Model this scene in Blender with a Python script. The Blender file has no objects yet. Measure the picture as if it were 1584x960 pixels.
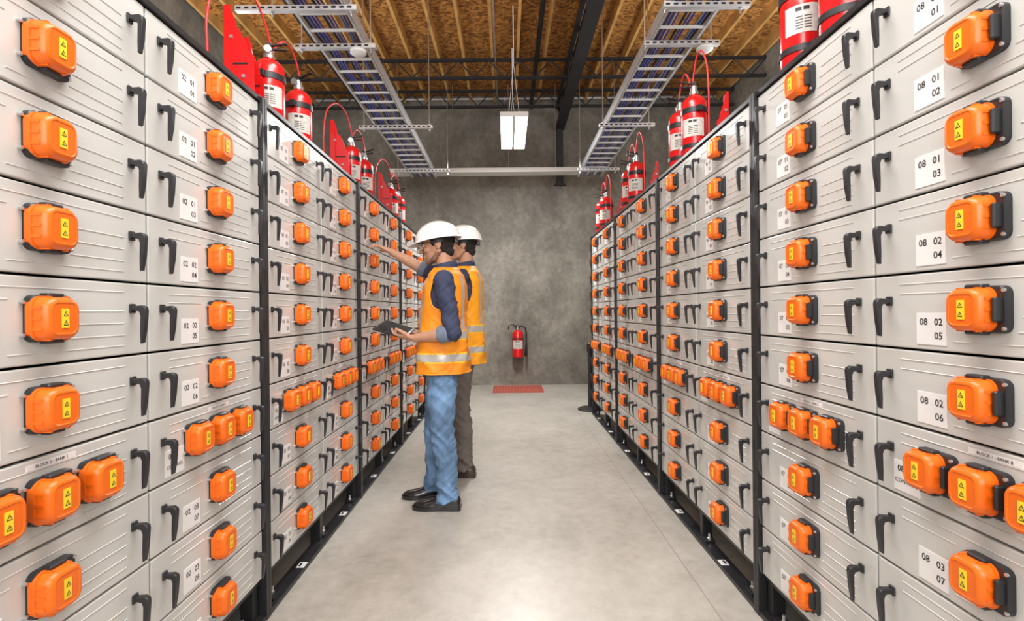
import bpy, bmesh, math, random
from mathutils import Vector, Matrix, Euler, noise
random.seed(7)
scene = bpy.context.scene
COL = scene.collection
try:
    scene.view_settings.view_transform = 'Standard'
    scene.view_settings.look = 'None'
except Exception: pass

# ------------------------------------------------------------------ materials
def mat(name, col, rough=0.5, metal=0.0, noise=0.0, nscale=8.0, bump=0.0, bscale=40.0, emis=0.0, coat=0.0, alpha=1.0, trans=0.0, spec=0.5):
    m = bpy.data.materials.new(name); m.use_nodes = True
    nt = m.node_tree; b = nt.nodes['Principled BSDF']
    b.inputs['Base Color'].default_value = (*col, 1)
    b.inputs['Roughness'].default_value = rough
    b.inputs['Metallic'].default_value = metal
    b.inputs['Specular IOR Level'].default_value = spec
    if coat: b.inputs['Coat Weight'].default_value = coat
    if trans: b.inputs['Transmission Weight'].default_value = trans
    if alpha < 1: b.inputs['Alpha'].default_value = alpha
    if emis:
        b.inputs['Emission Color'].default_value = (*col, 1)
        b.inputs['Emission Strength'].default_value = emis
    tc = nt.nodes.new('ShaderNodeTexCoord')
    if noise:
        n = nt.nodes.new('ShaderNodeTexNoise'); n.inputs['Scale'].default_value = nscale
        n.inputs['Detail'].default_value = 5
        nt.links.new(tc.outputs['Object'], n.inputs['Vector'])
        r = nt.nodes.new('ShaderNodeValToRGB')
        r.color_ramp.elements[0].position = 0.3; r.color_ramp.elements[1].position = 0.7
        r.color_ramp.elements[0].color = (*[c*(1-noise) for c in col], 1)
        r.color_ramp.elements[1].color = (*[min(1, c*(1+noise)) for c in col], 1)
        nt.links.new(n.outputs['Fac'], r.inputs['Fac'])
        nt.links.new(r.outputs['Color'], b.inputs['Base Color'])
    if bump:
        n2 = nt.nodes.new('ShaderNodeTexNoise'); n2.inputs['Scale'].default_value = bscale
        n2.inputs['Detail'].default_value = 4
        nt.links.new(tc.outputs['Object'], n2.inputs['Vector'])
        bp = nt.nodes.new('ShaderNodeBump'); bp.inputs['Strength'].default_value = bump
        bp.inputs['Distance'].default_value = 0.02
        nt.links.new(n2.outputs['Fac'], bp.inputs['Height'])
        nt.links.new(bp.outputs['Normal'], b.inputs['Normal'])
    return m

M = {}
M['panel'] = mat('panel_paint', (0.62, 0.62, 0.595), 0.22, noise=0.03, nscale=3)
M['rib'] = mat('panel_rib', (0.70, 0.70, 0.68), 0.25)
M['chassis'] = mat('chassis_dark', (0.02, 0.02, 0.022), 0.5)
M['black'] = mat('black_steel', (0.018, 0.018, 0.02), 0.42, noise=0.2, nscale=20)
M['blackpl'] = mat('black_plastic', (0.022, 0.022, 0.025), 0.38)
M['orange'] = mat('orange_plastic', (0.88, 0.155, 0.006), 0.35, noise=0.06, nscale=30)
M['yellow'] = mat('yellow_sticker', (0.93, 0.68, 0.03), 0.4)
M['ink'] = mat('black_ink', (0.01, 0.01, 0.012), 0.5)
M['white'] = mat('white_sticker', (0.86, 0.86, 0.86), 0.45)
M['silver'] = mat('zinc_steel', (0.62, 0.62, 0.63), 0.32, metal=0.85, noise=0.1, nscale=12)
M['galv'] = mat('galvanised', (0.70, 0.70, 0.72), 0.38, metal=0.4, noise=0.1, nscale=15)
M['red'] = mat('red_paint', (0.70, 0.010, 0.012), 0.25, coat=0.5, noise=0.05)
M['redhose'] = mat('red_hose', (0.75, 0.03, 0.03), 0.4)
M['tagw'] = mat('paper_label', (0.62, 0.60, 0.56), 0.6, noise=0.15, nscale=60)
M['lamp'] = mat('lamp_diffuser', (1, 0.98, 0.93), 0.5, emis=9.0)
M['lampcase'] = mat('lamp_case', (0.85, 0.85, 0.83), 0.4)
M['helmet'] = mat('helmet_white', (0.88, 0.88, 0.87), 0.25, coat=0.3)
M['skin'] = mat('skin', (0.50, 0.27, 0.17), 0.5, noise=0.08, nscale=25)
M['hair'] = mat('hair', (0.012, 0.009, 0.008), 0.6, bump=0.6, bscale=150)
M['beard'] = mat('beard_hair', (0.22, 0.12, 0.08), 0.8, noise=0.35, nscale=220)
M['navy'] = mat('navy_cotton', (0.035, 0.045, 0.095), 0.8, noise=0.15, nscale=20, bump=0.2, bscale=60)
M['cuff'] = mat('cuff_denim', (0.16, 0.20, 0.27), 0.8, noise=0.1, nscale=40)
M['vest'] = mat('vest_orange', (1.0, 0.295, 0.008), 0.6, noise=0.16, nscale=7, bump=0.25, bscale=9)
M['vesty'] = mat('vest_yellow', (1.0, 0.38, 0.01), 0.6, noise=0.10, nscale=7)
M['edge'] = mat('tape_edge_yellow', (1.0, 0.60, 0.03), 0.5)
M['reflect'] = mat('reflective_tape', (0.50, 0.48, 0.46), 0.35, metal=0.2)
M['jean'] = mat('denim', (0.14, 0.25, 0.42), 0.85, noise=0.6, nscale=5, bump=0.2, bscale=90)
M['khaki'] = mat('grey_cloth', (0.15, 0.13, 0.115), 0.85, noise=0.2, nscale=9, bump=0.2, bscale=90)
M['leather'] = mat('black_leather', (0.012, 0.011, 0.011), 0.15, bump=0.1, bscale=30, coat=0.4)
M['leatherb'] = mat('brown_leather', (0.05, 0.028, 0.018), 0.3)
M['eye'] = mat('eye_white', (0.8, 0.78, 0.75), 0.2)
M['lens'] = mat('clear_lens', (0.9, 0.95, 1.0), 0.05, alpha=0.25)
M['screen'] = mat('tablet_glass', (0.015, 0.016, 0.02), 0.08)
M['cblue'] = mat('blue_cable', (0.035, 0.07, 0.34), 0.45)
M['cviolet'] = mat('violet_cable', (0.10, 0.07, 0.28), 0.45)
M['cblack'] = mat('black_cable', (0.015, 0.015, 0.017), 0.5)
M['cgrey'] = mat('grey_cable', (0.22, 0.22, 0.25), 0.5)
M['wood'] = mat('joist_wood', (0.62, 0.35, 0.11), 0.7, noise=0.25, nscale=5, bump=0.1)
M['mat'] = mat('red_mat', (0.42, 0.075, 0.05), 0.7, noise=0.2, nscale=14)
M['matl'] = mat('mat_light', (0.52, 0.18, 0.13), 0.7)
M['beam'] = mat('beam_steel', (0.022, 0.022, 0.026), 0.5, noise=0.3, nscale=4)

def surf(name, stops, scale, detail, rough, bump=0.2, stretch=(1, 1, 1), mix=0.35, fine=60, joint=False, nr=0.66):
    m = bpy.data.materials.new(name); m.use_nodes = True
    nt = m.node_tree; b = nt.nodes['Principled BSDF']; L = nt.links.new
    tc = nt.nodes.new('ShaderNodeTexCoord'); mp = nt.nodes.new('ShaderNodeMapping')
    mp.inputs['Scale'].default_value = stretch
    L(tc.outputs['Object'], mp.inputs['Vector'])
    n = nt.nodes.new('ShaderNodeTexNoise'); n.inputs['Scale'].default_value = scale; n.inputs['Detail'].default_value = detail
    n.inputs['Roughness'].default_value = nr; n.inputs['Distortion'].default_value = 0.25
    L(mp.outputs[0], n.inputs['Vector'])
    n2 = nt.nodes.new('ShaderNodeTexNoise'); n2.inputs['Scale'].default_value = fine; n2.inputs['Detail'].default_value = 8
    n2.inputs['Roughness'].default_value = 0.7
    L(tc.outputs['Object'], n2.inputs['Vector'])
    ad = nt.nodes.new('ShaderNodeMix'); ad.data_type = 'FLOAT'; ad.inputs[0].default_value = mix
    L(n.outputs['Fac'], ad.inputs[2]); L(n2.outputs['Fac'], ad.inputs[3])
    r = nt.nodes.new('ShaderNodeValToRGB')
    el = r.color_ramp.elements
    el[0].position = stops[0][0]; el[0].color = (*stops[0][1], 1)
    el[1].position = stops[-1][0]; el[1].color = (*stops[-1][1], 1)
    for p, c in stops[1:-1]:
        e = el.new(p); e.color = (*c, 1)
    L(ad.outputs[0], r.inputs['Fac'])
    out = r.outputs['Color']
    if joint:
        sx = nt.nodes.new('ShaderNodeSeparateXYZ'); L(tc.outputs['Object'], sx.inputs[0])
        s = nt.nodes.new('ShaderNodeMath'); s.operation = 'SUBTRACT'; s.inputs[1].default_value = 0.82
        L(sx.outputs[0], s.inputs[0])
        a = nt.nodes.new('ShaderNodeMath'); a.operation = 'ABSOLUTE'; L(s.outputs[0], a.inputs[0])
        c = nt.nodes.new('ShaderNodeMath'); c.operation = 'LESS_THAN'; c.inputs[1].default_value = 0.002
        L(a.outputs[0], c.inputs[0])
        mx = nt.nodes.new('ShaderNodeMix'); mx.data_type = 'RGBA'
        L(c.outputs[0], mx.inputs[0]); L(out, mx.inputs[6]); mx.inputs[7].default_value = (0.24, 0.225, 0.20, 1)
        out = mx.outputs[2]
    L(out, b.inputs['Base Color'])
    b.inputs['Roughness'].default_value = rough
    bp = nt.nodes.new('ShaderNodeBump'); bp.inputs['Strength'].default_value = bump; bp.inputs['Distance'].default_value = 0.01
    L(ad.outputs[0], bp.inputs['Height']); L(bp.outputs[0], b.inputs['Normal'])
    return m
M['wall'] = surf('wall_concrete', [(0.36, (0.105, 0.096, 0.080)), (0.46, (0.175, 0.162, 0.137)), (0.54, (0.25, 0.235, 0.20)), (0.66, (0.40, 0.38, 0.33))], 0.8, 15, 0.75, bump=0.4, stretch=(1, 1, 0.8), mix=0.25, fine=14, nr=0.72)
M['floor'] = surf('floor_concrete', [(0.36, (0.33, 0.31, 0.27)), (0.5, (0.45, 0.43, 0.385)), (0.64, (0.55, 0.53, 0.48))], 1.1, 13, 0.34, bump=0.04, mix=0.35, fine=16, joint=True, nr=0.72)
def osb():
    m = bpy.data.materials.new('osb_sheathing'); m.use_nodes = True
    nt = m.node_tree; b = nt.nodes['Principled BSDF']; L = nt.links.new
    tc = nt.nodes.new('ShaderNodeTexCoord'); mp = nt.nodes.new('ShaderNodeMapping'); mp.inputs['Scale'].default_value = (1.0, 1.5, 1)
    L(tc.outputs['Object'], mp.inputs[0])
    v = nt.nodes.new('ShaderNodeTexVoronoi'); v.inputs['Scale'].default_value = 26; L(mp.outputs[0], v.inputs['Vector'])
    r = nt.nodes.new('ShaderNodeValToRGB')
    r.color_ramp.elements[0].color = (0.13, 0.045, 0.008, 1); r.color_ramp.elements[1].color = (0.60, 0.28, 0.065, 1)
    bw = nt.nodes.new('ShaderNodeSeparateColor'); L(v.outputs['Color'], bw.inputs[0])
    L(bw.outputs[0], r.inputs['Fac'])
    L(r.outputs['Color'], b.inputs['Base Color']); b.inputs['Roughness'].default_value = 0.75
    return m
M['osb'] = osb()

# ------------------------------------------------------------------ mesh helpers
def newbm(): return bmesh.new()
def finish(bm, name, mats, smooth=False, recalc=True):
    if recalc: bmesh.ops.recalc_face_normals(bm, faces=bm.faces[:])
    me = bpy.data.meshes.new(name); bm.to_mesh(me); bm.free()
    for m in mats: me.materials.append(M[m] if isinstance(m, str) else m)
    if smooth:
        me.polygons.foreach_set('use_smooth', [True]*len(me.polygons))
        if smooth != 'all':
            try: me.set_sharp_from_angle(angle=math.radians(smooth if smooth is not True else 40))
            except Exception: pass
    return me
def obj(name, me, loc=(0, 0, 0), rot=(0, 0, 0), parent=None, **props):
    o = bpy.data.objects.new(name, me); o.location = loc; o.rotation_euler = rot
    if parent is not None: o.parent = parent
    COL.objects.link(o)
    for k, v in props.items(): o[k] = v
    return o
def box(bm, c, s, mi=0, bev=0.0, seg=1, rot=None):
    r = bmesh.ops.create_cube(bm, size=1.0)
    vs = r['verts']
    bmesh.ops.scale(bm, vec=s, verts=vs)
    if bev:
        es = list({e for v in vs for e in v.link_edges})
        g = bmesh.ops.bevel(bm, geom=es, offset=bev, segments=seg, affect='EDGES', profile=0.5)
        allv = set(g['verts']) | {v for v in vs if v.is_valid}
        fs = {f for v in allv for f in v.link_faces}
        vs = list({v for f in fs for v in f.verts})
    fs = {f for v in vs for f in v.link_faces}
    for f in fs: f.material_index = mi
    if rot is not None: bmesh.ops.rotate(bm, cent=(0, 0, 0), matrix=Euler(rot).to_matrix(), verts=vs)
    bmesh.ops.translate(bm, vec=c, verts=vs)
    return vs
def ring_loft(bm, rings, mi=0, cap=True, closed=True):
    R = [[bm.verts.new(p) for p in r] for r in rings]
    n = len(R[0])
    for a, b in zip(R[:-1], R[1:]):
        for i in range(n if closed else n-1):
            j = (i+1) % n
            f = bm.faces.new((a[i], a[j], b[j], b[i])); f.material_index = mi
    if cap:
        f = bm.faces.new(list(reversed(R[0]))); f.material_index = mi
        f = bm.faces.new(R[-1]); f.material_index = mi
    return R
def lathe(bm, prof, c=(0, 0, 0), seg=24, mi=0, axis='Z'):
    rings = []
    for r, h in prof:
        ring = []
        for i in range(seg):
            a = 2*math.pi*i/seg
            x, y = r*math.cos(a), r*math.sin(a)
            p = (x, y, h) if axis == 'Z' else ((x, h, y) if axis == 'Y' else (h, x, y))
            ring.append((p[0]+c[0], p[1]+c[1], p[2]+c[2]))
        rings.append(ring)
    ring_loft(bm, rings, mi)
def frame(d, ref=Vector((0, 0, 1))):
    d = d.normalized()
    if abs(d.dot(ref)) > 0.95: ref = Vector((1, 0, 0)) if abs(d.x) < 0.9 else Vector((0, 1, 0))
    a = d.cross(ref).normalized(); b = a.cross(d).normalized()
    return a, b
def tube(bm, pts, r, seg=8, mi=0):
    pts = [Vector(p) for p in pts]; rings = []
    a = None
    for i, p in enumerate(pts):
        d = (pts[min(i+1, len(pts)-1)]-pts[max(i-1, 0)]).normalized()
        if a is None: a, b = frame(d)
        else:
            a = (a - d*a.dot(d)).normalized(); b = a.cross(d).normalized()
        rr = r[i] if isinstance(r, (list, tuple)) else r
        rings.append([p + a*(rr*math.cos(2*math.pi*k/seg)) + b*(rr*math.sin(2*math.pi*k/seg)) for k in range(seg)])
    ring_loft(bm, rings, mi)
def sphere(bm, c, r, mi=0, u=16, v=12, rot=None):
    if not isinstance(r, (tuple, list)): r = (r, r, r)
    g = bmesh.ops.create_uvsphere(bm, u_segments=u, v_segments=v, radius=1.0)
    vs = g['verts']
    bmesh.ops.scale(bm, vec=r, verts=vs)
    if rot is not None: bmesh.ops.rotate(bm, cent=(0, 0, 0), matrix=Euler(rot).to_matrix(), verts=vs)
    bmesh.ops.translate(bm, vec=c, verts=vs)
    for f in {f for x in vs for f in x.link_faces}: f.material_index = mi
def limb(bm, pts, rad, seg=14, mi=0):
    pts = [Vector(p) for p in pts]
    for i in range(len(pts)-1):
        d = pts[i+1]-pts[i]; a, b = frame(d)
        rings = [[p + a*(r*math.cos(2*math.pi*k/seg)) + b*(r*math.sin(2*math.pi*k/seg)) for k in range(seg)] for p, r in ((pts[i], rad[i]), (pts[i+1], rad[i+1]))]
        ring_loft(bm, rings, mi)
    for p, r in zip(pts, rad): sphere(bm, p, r, mi, 14, 10)
def rrect(w, h, r, n=4):
    out = []
    for cx, cz, a0 in ((w/2-r, h/2-r, 0), (-w/2+r, h/2-r, 90), (-w/2+r, -h/2+r, 180), (w/2-r, -h/2+r, 270)):
        for k in range(n+1):
            a = math.radians(a0+90*k/n); out.append((cx+r*math.cos(a), cz+r*math.sin(a)))
    return out
def extr_y(bm, poly, y0, y1, mi=0, c=(0, 0)):
    ring_loft(bm, [[(x+c[0], y, z+c[1]) for x, z in poly] for y in (y0, y1)], mi)
TXT = {}
def text_geo(s, size):
    key = (s, size)
    if key not in TXT:
        cu = bpy.data.curves.new('t', 'FONT'); cu.body = s; cu.size = size; cu.resolution_u = 2
        cu.align_x = 'CENTER'; cu.align_y = 'CENTER'
        try: cu.offset = size*0.012
        except Exception: pass
        o = bpy.data.objects.new('t', cu); COL.objects.link(o)
        bpy.context.view_layer.update()
        me = bpy.data.meshes.new_from_object(o.evaluated_get(bpy.context.evaluated_depsgraph_get()))
        TXT[key] = ([tuple(v.co) for v in me.vertices], [tuple(p.vertices) for p in me.polygons])
        bpy.data.objects.remove(o); bpy.data.curves.remove(cu); bpy.data.meshes.remove(me)
    return TXT[key]
def add_text(bm, s, size, x, y, z, mi):
    vs, fs = text_geo(s, size)
    V = [bm.verts.new((a+x, y, b+z)) for a, b, _ in vs]
    for f in fs:
        try:
            nf = bm.faces.new([V[i] for i in f]); nf.material_index = mi
        except ValueError: pass

# ------------------------------------------------------------------ layout constants
H = 1.20; WL = 0.963; WR = 0.988
RW = 1.235; PITCH = 1.277; S0 = 0.735
CW = RW/2; RH = 0.186; ZB = H-1.033; TOP = 2.048

# ------------------------------------------------------------------ shell
def slab(name, c, s, m):
    bm = newbm(); box(bm, (0, 0, 0), s); return obj(name, finish(bm, name, [m]), loc=c, kind='structure')
slab('floor', (0, 2.6, -0.05), (7.2, 11.4, 0.1), 'floor')
slab('wall_back', (0, 8.25, 2.35), (7.2, 0.1, 4.7), 'wall')
slab('wall_left', (-3.55, 2.6, 2.35), (0.1, 11.2, 4.7), 'wall')
slab('wall_right', (3.55, 2.6, 2.35), (0.1, 11.2, 4.7), 'wall')
slab('ceiling', (0, 2.6, 4.74), (7.2, 11.4, 0.06), 'osb')

# wooden joists
bmj = newbm(); box(bmj, (0, 0, 0), (0.034, 11.0, 0.13)); jm = finish(bmj, 'joist', ['wood'])
x = -3.4
while x < 3.45:
    obj('wooden_joist', jm, loc=(x+random.uniform(-0.025, 0.025), 2.65, 4.645), label='light timber joist under the strand-board ceiling', category='joist', group='ceiling joists')
    x += 0.36
# open-web cross joists
def truss_x(L_, h):
    bm = newbm()
    for zz in (0, -h): box(bm, (0, 0, zz), (L_, 0.05, 0.03))
    n = int(L_/0.4)
    for i in range(n):
        x0 = -L_/2+L_*i/n; x1 = x0+L_/n; xm = (x0+x1)/2
        tube(bm, [(x0, 0, -0.01), (xm, 0, -h+0.01)], 0.009, 6); tube(bm, [(xm, 0, -h+0.01), (x1, 0, -0.01)], 0.009, 6)
    return finish(bm, 'truss', ['beam'])
cb = truss_x(7.0, 0.24)
for y in (7.7, 6.75, 3.3):
    obj('steel_cross_joist', cb, loc=(0, y, 4.56), label='slim black open-web steel joist crossing under the timber', category='beam', group='cross joists')
bm = newbm(); tube(bm, [(0, -2.5, 0), (0, 8.18, 0)], 0.03, 12); pm = finish(bm, 'pipe', ['beam'], 'all')
for xx, zz in ((0.42, 4.50), (-2.3, 4.50)):
    obj('ceiling_pipe', pm, loc=(xx, 0, zz), label='dark pipe running lengthwise under the ceiling', category='pipe', group='ceiling pipes')
bm = newbm(); tube(bm, [(0, -2.5, 0), (0, 8.18, 0)], 0.011, 8); pm2 = finish(bm, 'conduit', ['galv'], 'all')
for xx in (-0.12, 1.75):
    obj('ceiling_conduit', pm2, loc=(xx, 0, 4.54), label='thin grey metal conduit clipped under the joists', category='conduit', group='ceiling conduits')
# girder running along the room
bm = newbm()
Lg = 10.6
for zz in (4.16, 4.50):
    box(bm, (-0.035, 2.9, zz), (0.05, Lg, 0.05)); box(bm, (0.035, 2.9, zz), (0.05, Lg, 0.05))
n = 18
for i in range(n):
    y0 = 2.9-Lg/2+Lg*i/n; y1 = y0+Lg/n; ym = (y0+y1)/2
    tube(bm, [(0, y0, 4.48), (0, ym, 4.18)], 0.018, 6); tube(bm, [(0, ym, 4.18), (0, y1, 4.48)], 0.018, 6)
box(bm, (0, 2.9, 4.13), (0.15, Lg, 0.015))
gd = obj('steel_girder', finish(bm, 'girder', ['beam']), loc=(0.88, 0, 0), label='dark open-web steel girder running lengthwise below the ceiling', category='girder')
bm = newbm(); box(bm, (0, 0, 0), (0.10, 0.08, 0.9)); box(bm, (0, 0.0, -0.45), (0.18, 0.1, 0.02))
obj('wall_bracket', finish(bm, 'gb', ['beam']), loc=(0, 8.15, 3.68), parent=gd)
# wall conduit
bm = newbm(); tube(bm, [(-3.4, 0, 0), (3.4, 0, 0)], 0.020, 10)
for xx in range(-3, 4): box(bm, (xx, 0.03, 0), (0.03, 0.07, 0.05))
obj('wall_conduit', finish(bm, 'conduit', ['galv'], True), loc=(0, 8.12, 4.62), label='long thin grey metal conduit fixed near the wall top', category='conduit')

# ------------------------------------------------------------------ module parts
FW = CW-0.007; FH = RH-0.006
bm = newbm()
box(bm, (0, 0.009, RH/2), (FW, 0.018, FH), 0, bev=0.003, seg=2)
box(bm, (0, 0.27, RH/2), (FW-0.03, 0.50, FH-0.02), 1)
def rib(x0, x1, z):
    vs = [bm.verts.new(p) for p in ((x0, 0.0005, z-0.0018), (x1, 0.0005, z-0.0018), (x1, 0.0005, z+0.0018), (x0, 0.0005, z+0.0018), (x0+.004, -0.0016, z), (x1-.004, -0.0016, z))]
    for f in ((0, 1, 5, 4), (2, 3, 4, 5), (1, 2, 5), (3, 0, 4)):
        bm.faces.new([vs[i] for i in f]).material_index = 2
for i in range(3):
    rib(0.068+0.008*i, 0.228, 0.052+0.030*i)
rib(-0.225, 0.228, 0.160); rib(-0.225, -0.070, 0.136); rib(-0.075, 0.228, 0.026)
mod_me = finish(bm, 'battery_module', ['panel', 'chassis', 'rib'])

bm = newbm()
prof = [(0, 0.048), (-0.030, 0.050), (-0.039, 0.045), (-0.041, 0.036), (-0.036, -0.010), (-0.031, -0.046), (-0.026, -0.048), (-0.027, -0.020), (-0.030, 0.024), (-0.026, 0.036), (0, 0.037)]
ring_loft(bm, [[(xx, y, z) for y, z in prof] for xx in (-0.0075, 0.0075)])
bmesh.ops.bevel(bm, geom=[e for e in bm.edges if abs(e.verts[0].co.x-e.verts[1].co.x) < 1e-5], offset=0.002, segments=1, affect='EDGES')
box(bm, (0, -0.003, 0.042), (0.020, 0.006, 0.024), 0, bev=0.002)
handle_me = finish(bm, 'handle', ['blackpl'], 35)

def rr_rings(bm, steps, mi=0):
    ring_loft(bm, [[(px, y, pz) for px, pz in rrect(w, h, r)] for y, w, h, r in steps], mi)
bm = newbm()
rr_rings(bm, [(-0.006, 0.086, 0.092, 0.022), (-0.020, 0.086, 0.092, 0.022), (-0.0205, 0.082, 0.088, 0.022), (-0.036, 0.081, 0.087, 0.022), (-0.043, 0.077, 0.083, 0.022), (-0.048, 0.070, 0.076, 0.020), (-0.050, 0.062, 0.068, 0.016), (-0.0501, 0.058, 0.064, 0.013), (-0.0488, 0.055, 0.061, 0.012), (-0.0488, 0.01, 0.01, 0.004)])
for s in (-1, 1):
    for q in (-0.022, 0.0, 0.022): box(bm, (s*0.0405, -0.029, q), (0.004, 0.018, 0.006), 0)
    for q in (-0.02, 0.02): box(bm, (q, -0.029, s*0.0435), (0.006, 0.018, 0.004), 0)
conn_me = finish(bm, 'connector', ['orange'], 35)
bm = newbm()
ring_loft(bm, [[(px+0.010, y, pz) for px, pz in rrect(w, h, r)] for y, w, h, r in [(0.0, 0.102, 0.096, 0.016), (-0.012, 0.102, 0.096, 0.016), (-0.0145, 0.096, 0.090, 0.014)]])
box(bm, (0.004, -0.018, 0.047), (0.040, 0.022, 0.010), 0, bev=0.003)
box(bm, (0.004, -0.018, -0.047), (0.040, 0.022, 0.010), 0, bev=0.003)
box(bm, (0.049, -0.020, 0.0), (0.010, 0.020, 0.05), 0, bev=0.003)
for sz in (-1, 1):
    lathe(bm, [(0.004, 0.0), (0.004, -0.008), (0.003, -0.0085)], (-0.0460, 0, sz*0.033), 8, 1, 'Y')
    lathe(bm, [(0.004, -0.012), (0.004, -0.016), (0.003, -0.0165)], (0.056, 0, sz*0.038), 8, 1, 'Y')
cbase_me = finish(bm, 'connector_base', ['blackpl', 'silver'], 30)
bm = newbm()
box(bm, (0, -0.0495, 0), (0.0165, 0.002, 0.040), 0)
for zc in (0.0095, -0.0095):
    t = [(-0.0060, zc-0.0052), (0.0060, zc-0.0052), (0, zc+0.0060)]
    t2 = [(-0.0037, zc-0.0037), (0.0037, zc-0.0037), (0, zc+0.0030)]
    for tt, y, mi in ((t, -0.0509, 1), (t2, -0.0511, 0)):
        bm.faces.new([bm.verts.new((a, y, b)) for a, b in tt]).material_index = mi
    b_ = [(0.001, zc+0.002), (-0.0014, zc-0.001), (0.0, zc-0.001), (-0.001, zc-0.0035), (0.0014, zc-0.0005), (0.0, zc-0.0005)]
    bm.faces.new([bm.verts.new((a, -0.0513, b)) for a, b in b_]).material_index = 1
wlab_me = finish(bm, 'warning_label', ['yellow', 'ink'], recalc=False)

LAB = {}
def label_mesh(l1, l2, ctrl):
    k = (l1, l2, ctrl)
    if k not in LAB:
        bm = newbm()
        w, h = (0.082, 0.074)
        box(bm, (0, -0.0008, 0), (w, 0.0016, h), 0)
        if ctrl:
            add_text(bm, l1, 0.022, -0.018, -0.0020, 0.018, 1)
            add_text(bm, 'CONTROL', 0.0145, -0.002, -0.0020, -0.012, 1)
        else:
            a, b = l1.split()
            add_text(bm, a, 0.023, -0.020, -0.0020, 0.016, 1)
            add_text(bm, b, 0.023, 0.021, -0.0020, 0.016, 1)
            add_text(bm, l2, 0.023, 0.021, -0.0020, -0.016, 1)
        LAB[k] = finish(bm, 'label_plate', ['white', 'ink'], recalc=False)
    return LAB[k]
STR = {}
def strip_mesh(t):
    if t not in STR:
        bm = newbm(); box(bm, (0, -0.0006, 0), (0.115, 0.0012, 0.012), 0); add_text(bm, t, 0.0092, 0, -0.0016, 0, 1)
        STR[t] = finish(bm, 'bank_strip', ['white', 'ink'], recalc=False)
    return STR[t]

def connector(parent, x):
    c = obj('connector', conn_me, loc=(x, 0, 0.097), parent=parent, label='orange plastic power connector cap')
    obj('connector_base', cbase_me, parent=c, label='black connector base with steel bolts')
    obj('warning_label', wlab_me, parent=c, label='yellow sticker with black hazard triangles')

def module(face_pt, rotz, bank, row, block):
    ctrl = (row == 6)
    lbl = 'light grey control drawer with three orange connectors in a rack' if ctrl else 'light grey battery drawer with orange connector and black handles'
    m = obj('battery_module', mod_me, loc=face_pt, rot=(0, 0, rotz), label=lbl, category='battery module', group='battery drawers in the racks')
    for xx in (-0.255, 0.250):
        obj('handle', handle_me, loc=(xx, 0, 0.077), parent=m, label='black folding pull handle')
    for u in ((-0.122, 0.0, 0.122) if ctrl else (0.0,)):
        connector(m, u)
    num = row+1 if row < 6 else row
    grp = '01' if row < 3 else ('02' if row < 6 else '03')
    me = label_mesh('%02d' % bank if ctrl else '%02d %s' % (bank, grp), '' if ctrl else '%02d' % num, ctrl)
    obj('label_plate', me, loc=(-0.130 if not ctrl else -0.205, 0, 0.052), parent=m, label='white number label')
    if ctrl:
        obj('bank_strip', strip_mesh('BLOCK %d - BANK %d' % (block, bank)), loc=(0.02, 0, 0.168), parent=m, label='narrow printed strip')
    return m

# rack parts (local frame: x along face, -y toward aisle)
def bx(c, s, m, name, bev=0.002):
    bm = newbm(); box(bm, c, s, 0, bev=bev); return finish(bm, name, [m])
post_me = bx((0, 0.01, TOP/2), (0.020, 0.05, TOP), 'black', 'post')
post_b = bx((0, 0.60, TOP/2), (0.020, 0.04, TOP), 'black', 'post')
leg_me = bx((0, 0.04, ZB/2), (0.035, 0.05, ZB), 'black', 'leg')
trail_me = bx((RW/2, 0.02, TOP-0.010), (RW, 0.055, 0.020), 'black', 'rail')
tpan_me = bx((RW/2, 0.32, TOP-0.012), (RW, 0.55, 0.006), 'black', 'top_panel')
brail_me = bx((RW/2, 0.03, ZB-0.012), (RW, 0.04, 0.018), 'black', 'rail')
frail_me = bx((RW/2, 0.02, 0.010), (RW+0.04, 0.065, 0.020), 'black', 'floor_rail')
frail2_me = bx((RW/2, 0.55, 0.012), (RW+0.04, 0.085, 0.024), 'black', 'floor_rail')
bpan_me = bx((RW/2, 0.617, (TOP+ZB)/2), (RW, 0.006, TOP-ZB-0.02), 'chassis', 'back_panel')
mid_me = bx((RW/2, 0.030, (TOP+ZB)/2), (0.010, 0.015, TOP-ZB-0.03), 'black', 'divider')
bm = newbm(); box(bm, (0, 0, 0), (0.05, 0.036, 0.002), 0); box(bm, (0.0, 0.006, 0.0014), (0.03, 0.010, 0.001), 1)
tag_me = finish(bm, 'floor_tag', ['white', 'ink'])
foot_me = bx((0, 0.03, 0.026), (0.06, 0.05, 0.012), 'black', 'foot')
bm = newbm(); lathe(bm, [(0.010, 0.030), (0.010, 0.040), (0.006, 0.042), (0.006, 0.062)], (0, 0.03, 0), 8)
bolt_me = finish(bm, 'anchor_bolt', ['silver'], 30)

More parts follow.
